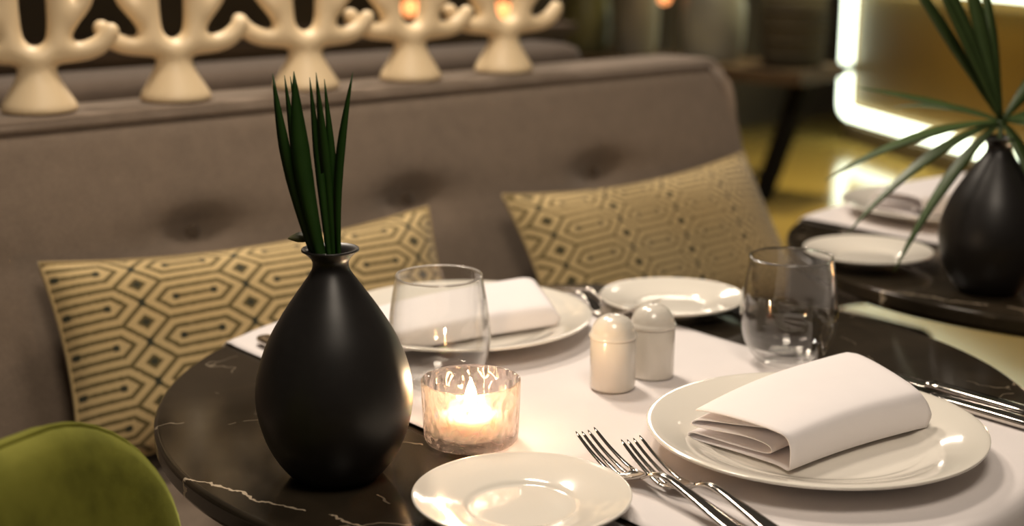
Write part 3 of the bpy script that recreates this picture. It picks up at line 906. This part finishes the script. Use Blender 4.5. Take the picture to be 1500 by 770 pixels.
# ------------------------------------------------------------------ cream figures on the sofa back
def figure_mesh():
    me = bpy.data.meshes.new('figure')
    pts, rad, ed = [], [], []
    def P(x, y, z, r):
        pts.append((x, y, z)); rad.append(r); return len(pts) - 1
    def chain(start, lst):
        a = start
        for q in lst:
            b = P(*q); ed.append((a, b)); a = b
        return a
    r0 = P(0, 0, 0.034, 0.019)
    body = chain(r0, [(0, 0, 0.048, 0.0225), (0, 0, 0.057, 0.026)])
    for s in (-1, 1):
        a = chain(body, [(s * 0.022, 0, 0.072, 0.0215)])
        b = chain(a, [(s * 0.0290, 0, 0.098, 0.0185)])
        e = chain(b, [(s * 0.0290, 0, 0.130, 0.0175), (s * 0.0280, 0, 0.172, 0.017), (s * 0.021, 0, 0.205, 0.017), (s * 0.014, 0, 0.225, 0.0155)])
        chain(a, [(s * 0.046, 0, 0.067, 0.0165), (s * 0.066, 0, 0.070, 0.0148), (s * 0.082, 0, 0.084, 0.0135), (s * 0.088, 0, 0.101, 0.0115)])
        chain(b, [(s * 0.046, 0, 0.114, 0.0150), (s * 0.058, 0, 0.126, 0.0135), (s * 0.060, 0, 0.148, 0.0115)])
    me.from_pydata(pts, ed, [])
    o = bpy.data.objects.new('ceramic_figure', me); C.objects.link(o)
    m = o.modifiers.new('skin', 'SKIN'); m.use_smooth_shade = True; m.branch_smoothing = 0.6
    sv = me.skin_vertices[0].data
    for i, r in enumerate(rad):
        sv[i].radius = (r, r * 0.92); sv[i].use_root = (i == 0)
    add_mod(o, 'SUBSURF', levels=2, render_levels=2)
    bake(o)
    bm = bmesh.new(); bm.from_mesh(o.data)
    cv, cf = lathe([(0, 0.0), (0.042, 0.0), (0.0435, 0.003), (0.0415, 0.009), (0.033, 0.023), (0.0255, 0.036), (0.0215, 0.046), (0.021, 0.052), (0, 0.054)], 40)
    bv = [bm.verts.new(q) for q in cv]
    for q in cf: bm.faces.new([bv[i] for i in q])
    bmesh.ops.recalc_face_normals(bm, faces=bm.faces)
    bm.to_mesh(o.data); bm.free()
    add_mod(o, 'REMESH', mode='VOXEL', voxel_size=0.0026)
    add_mod(o, 'SMOOTH', factor=0.5, iterations=14)
    bake(o)
    for q in o.data.vertices:
        if q.co.z < 0.0005: q.co.z = 0.0005
    o.data.materials.clear(); o.data.materials.append(M['ceramic'])
    return o
fig = figure_mesh()
FX = [(-0.200, 'leftmost of the five branching cream ceramic figures on the sofa back'), (-0.018, 'second branching cream ceramic figure from the left on the sofa back'),
      (0.180, 'middle one of the five branching cream ceramic figures, behind the grass tips'), (0.358, 'fourth branching cream ceramic figure from the left on the sofa back'),
      (0.535, 'rightmost of the five branching cream ceramic figures, its arm hooked up')]
for k, (fx, lb) in enumerate(FX):
    o = fig if k == 0 else dup(fig, (0, 0, 0), 0, lb)
    o.location = (fx - 0.015, 0.790, 0.9525); o.scale = (1.07, 1.07, 1.05); o.rotation_euler = (0, 0, math.radians((-20, -14, -18, -16, -15)[k]))
    tag(o, lb, 'figurine', 'branching ceramic figures on the sofa back')

# ------------------------------------------------------------------ far side of the room
def counter():
    t = thing('sideboard', 'tall dark sideboard behind the second sofa carrying two small amber lights', 'sideboard', (0.6, 2.66, 0))
    rbox('body', -1.6, 1.58, -0.19, 0.20, 0.06, 0.83, M['dark_wood'], t, 0.004, 1, False)
    rbox('top', -1.62, 1.60, -0.21, 0.21, 0.83, 0.862, M['dark_wood'], t, 0.004, 2, False)
    for k in range(4):
        d = rbox('door', -1.58 + 0.79 * k, -0.81 + 0.79 * k, -0.206, -0.19, 0.09, 0.81, M['dark_wood'], t, 0.003, 1, False)
        b = rbox('handle', -0.86 + 0.79 * k, -0.85 + 0.79 * k, -0.222, -0.206, 0.40, 0.52, M['black_metal'], d, 0.002, 1)
    rbox('plinth', -1.55, 1.53, -0.16, 0.18, 0.0, 0.06, M['black_metal'], t, 0, smooth=False)
counter()
def far_candle(label, loc, h, r):
    t = thing('globe_lamp', label, 'lamp', loc, 0, 'small amber globe lamps')
    new_obj('foot', *lathe([(0, 0), (r * 0.9, 0), (r * 0.9, 0.005), (r * 0.25, 0.010), (r * 0.22, h - r * 0.9), (r * 0.5, h - r * 0.8), (0, h - r * 0.8)], 24), M['black_metal'], t)
    new_obj('globe', *lathe([(r * math.sin(PI * k / 14) if 0 < k < 14 else 0, h - r * math.cos(PI * k / 14)) for k in range(15)], 24), M['far_flame'], t)
far_candle('left of the two small amber lights seen between the cream figures', (1.63, 2.56, 0.8625), 0.065, 0.026)
far_candle('right of the two small amber lights seen between the cream figures', (1.985, 2.56, 0.8625), 0.042, 0.028)

ct = thing('console_table', 'low dark wooden console table with slanted black legs and pots', 'table', (3.833, 3.472, 0), math.radians(-78.7))
rbox('top', -0.80, 0.64, -0.20, 0.22, 0.520, 0.575, M['dark_wood'], ct, 0.004, 2, False)
for s in (-1, 1):
    sec = []
    for (x, z) in ((0.415, 0.0), (0.590, 0.52)):
        sec.append([(s * (x - 0.035), -0.12, z), (s * (x + 0.035), -0.12, z), (s * (x + 0.035), -0.05, z), (s * (x - 0.035), -0.05, z)])
    new_obj('leg', *loft(sec), M['black_wood'], ct, smooth=False)
rbox('stretcher', -0.46, 0.46, -0.10, -0.07, 0.10, 0.13, M['black_metal'], ct, 0.003, 1, False)
def on_console(x, y):
    a = math.radians(-78.7)
    return (3.833 + x * math.cos(a) - y * math.sin(a), 3.472 + x * math.sin(a) + y * math.cos(a), 0.5755)
def pot(name, label, x, y, prof, mat):
    o = new_obj(name, *lathe(spline(prof, 4) + [(prof[-1][0] - 0.012, prof[-1][1]), (prof[-1][0] - 0.014, prof[-1][1] - 0.06), (0, prof[-1][1] - 0.08)], 40), mat, None, loc=on_console(x, y))
    return tag(o, label, 'pot', 'pots on the console table')
pot('glazed_pot', 'olive green glazed pot at the left end of the far console', -0.58, 0.0, [(0, 0), (0.08, 0), (0.10, 0.02), (0.115, 0.12), (0.105, 0.25), (0.09, 0.30)], M['pot_green'])
pot('glazed_pot', 'dull grey pot beside the olive pot on the far console', -0.32, 0.03, [(0, 0), (0.075, 0), (0.09, 0.02), (0.10, 0.14), (0.10, 0.28), (0.08, 0.33)], M['pot_grey'])
pot('glazed_pot', 'wide pale grey pot in the middle of the far console', 0.10, 0.0, [(0, 0), (0.10, 0), (0.125, 0.02), (0.14, 0.15), (0.135, 0.27), (0.12, 0.32)], M['pot_pale'])
# woven basket with raised bands
bt = thing('basket', 'dark woven basket at the right end of the far console', 'basket', on_console(0.48, 0.02))
new_obj('body', *lathe([(0, 0), (0.12, 0), (0.125, 0.01), (0.14, 0.18), (0.135, 0.34), (0.127, 0.34), (0.13, 0.20), (0.112, 0.02), (0, 0.02)], 40), M['basket'], bt)
for z, r in ((0.05, 0.130), (0.11, 0.1355), (0.17, 0.140), (0.23, 0.1395), (0.29, 0.1375)):
    new_obj('band', *tube([(r * math.cos(2 * PI * k / 40), r * math.sin(2 * PI * k / 40), z) for k in range(41)], 0.009, 8, False), M['basket'], bt)
far_candle('small amber light on the far console beside the pale pot', on_console(-0.09, -0.10), 0.27, 0.026)

# ------------------------------------------------------------------ bar counter with light tubes
A = Vector((5.57, 3.92, 0)); B = Vector((4.77, 2.37, 0))
ang = math.atan2(B.y - A.y, B.x - A.x)
bar = thing('bar_counter', 'ochre bar counter outlined by glowing white-green light tubes', 'bar counter', tuple(A), ang)
LB = 4.2
# local x runs along the front towards the diner, local y points to the front (-) / back (+)
rbox('body', 0.0, LB, 0.012, 0.70, 0.10, 0.98, M['ochre'], bar, 0.004, 1, False)
rbox('front_panel', 0.07, LB - 0.07, -0.004, 0.012, 0.21, 0.80, M['ochre'], bar, 0.002, 1, False)
rbox('plinth', 0.0, LB - 0.0, -0.02, 0.68, 0.0, 0.10, M['kick'], bar, 0.003, 1, False)
rbox('worktop', -0.03, LB + 0.03, -0.05, 0.74, 0.98, 1.02, M['dark_wood'], bar, 0.004, 2, False)
rr = 0.032
def ltube(name, pts): return new_obj(name, *tube(pts, rr, 14), M['led'], bar)
ltube('light_tube', [(0.02, -0.03, 0.425), (0.02, -0.03, 0.86)])
ltube('light_tube', [(0.02, -0.03, 0.372), (0.02, -0.03, 0.24), (0.025, -0.03, 0.19), (0.05, -0.03, 0.165), (0.09, -0.03, 0.155), (2.6, -0.03, 0.155)])
ltube('light_tube', [(0.06, -0.03, 0.87), (LB - 0.06, -0.03, 0.87)])
for x in (0.02,):
    rbox('tube_clip', x - 0.04, x + 0.04, -0.05, 0.012, 0.374, 0.423, M['black_metal'], bar, 0.002, 1)
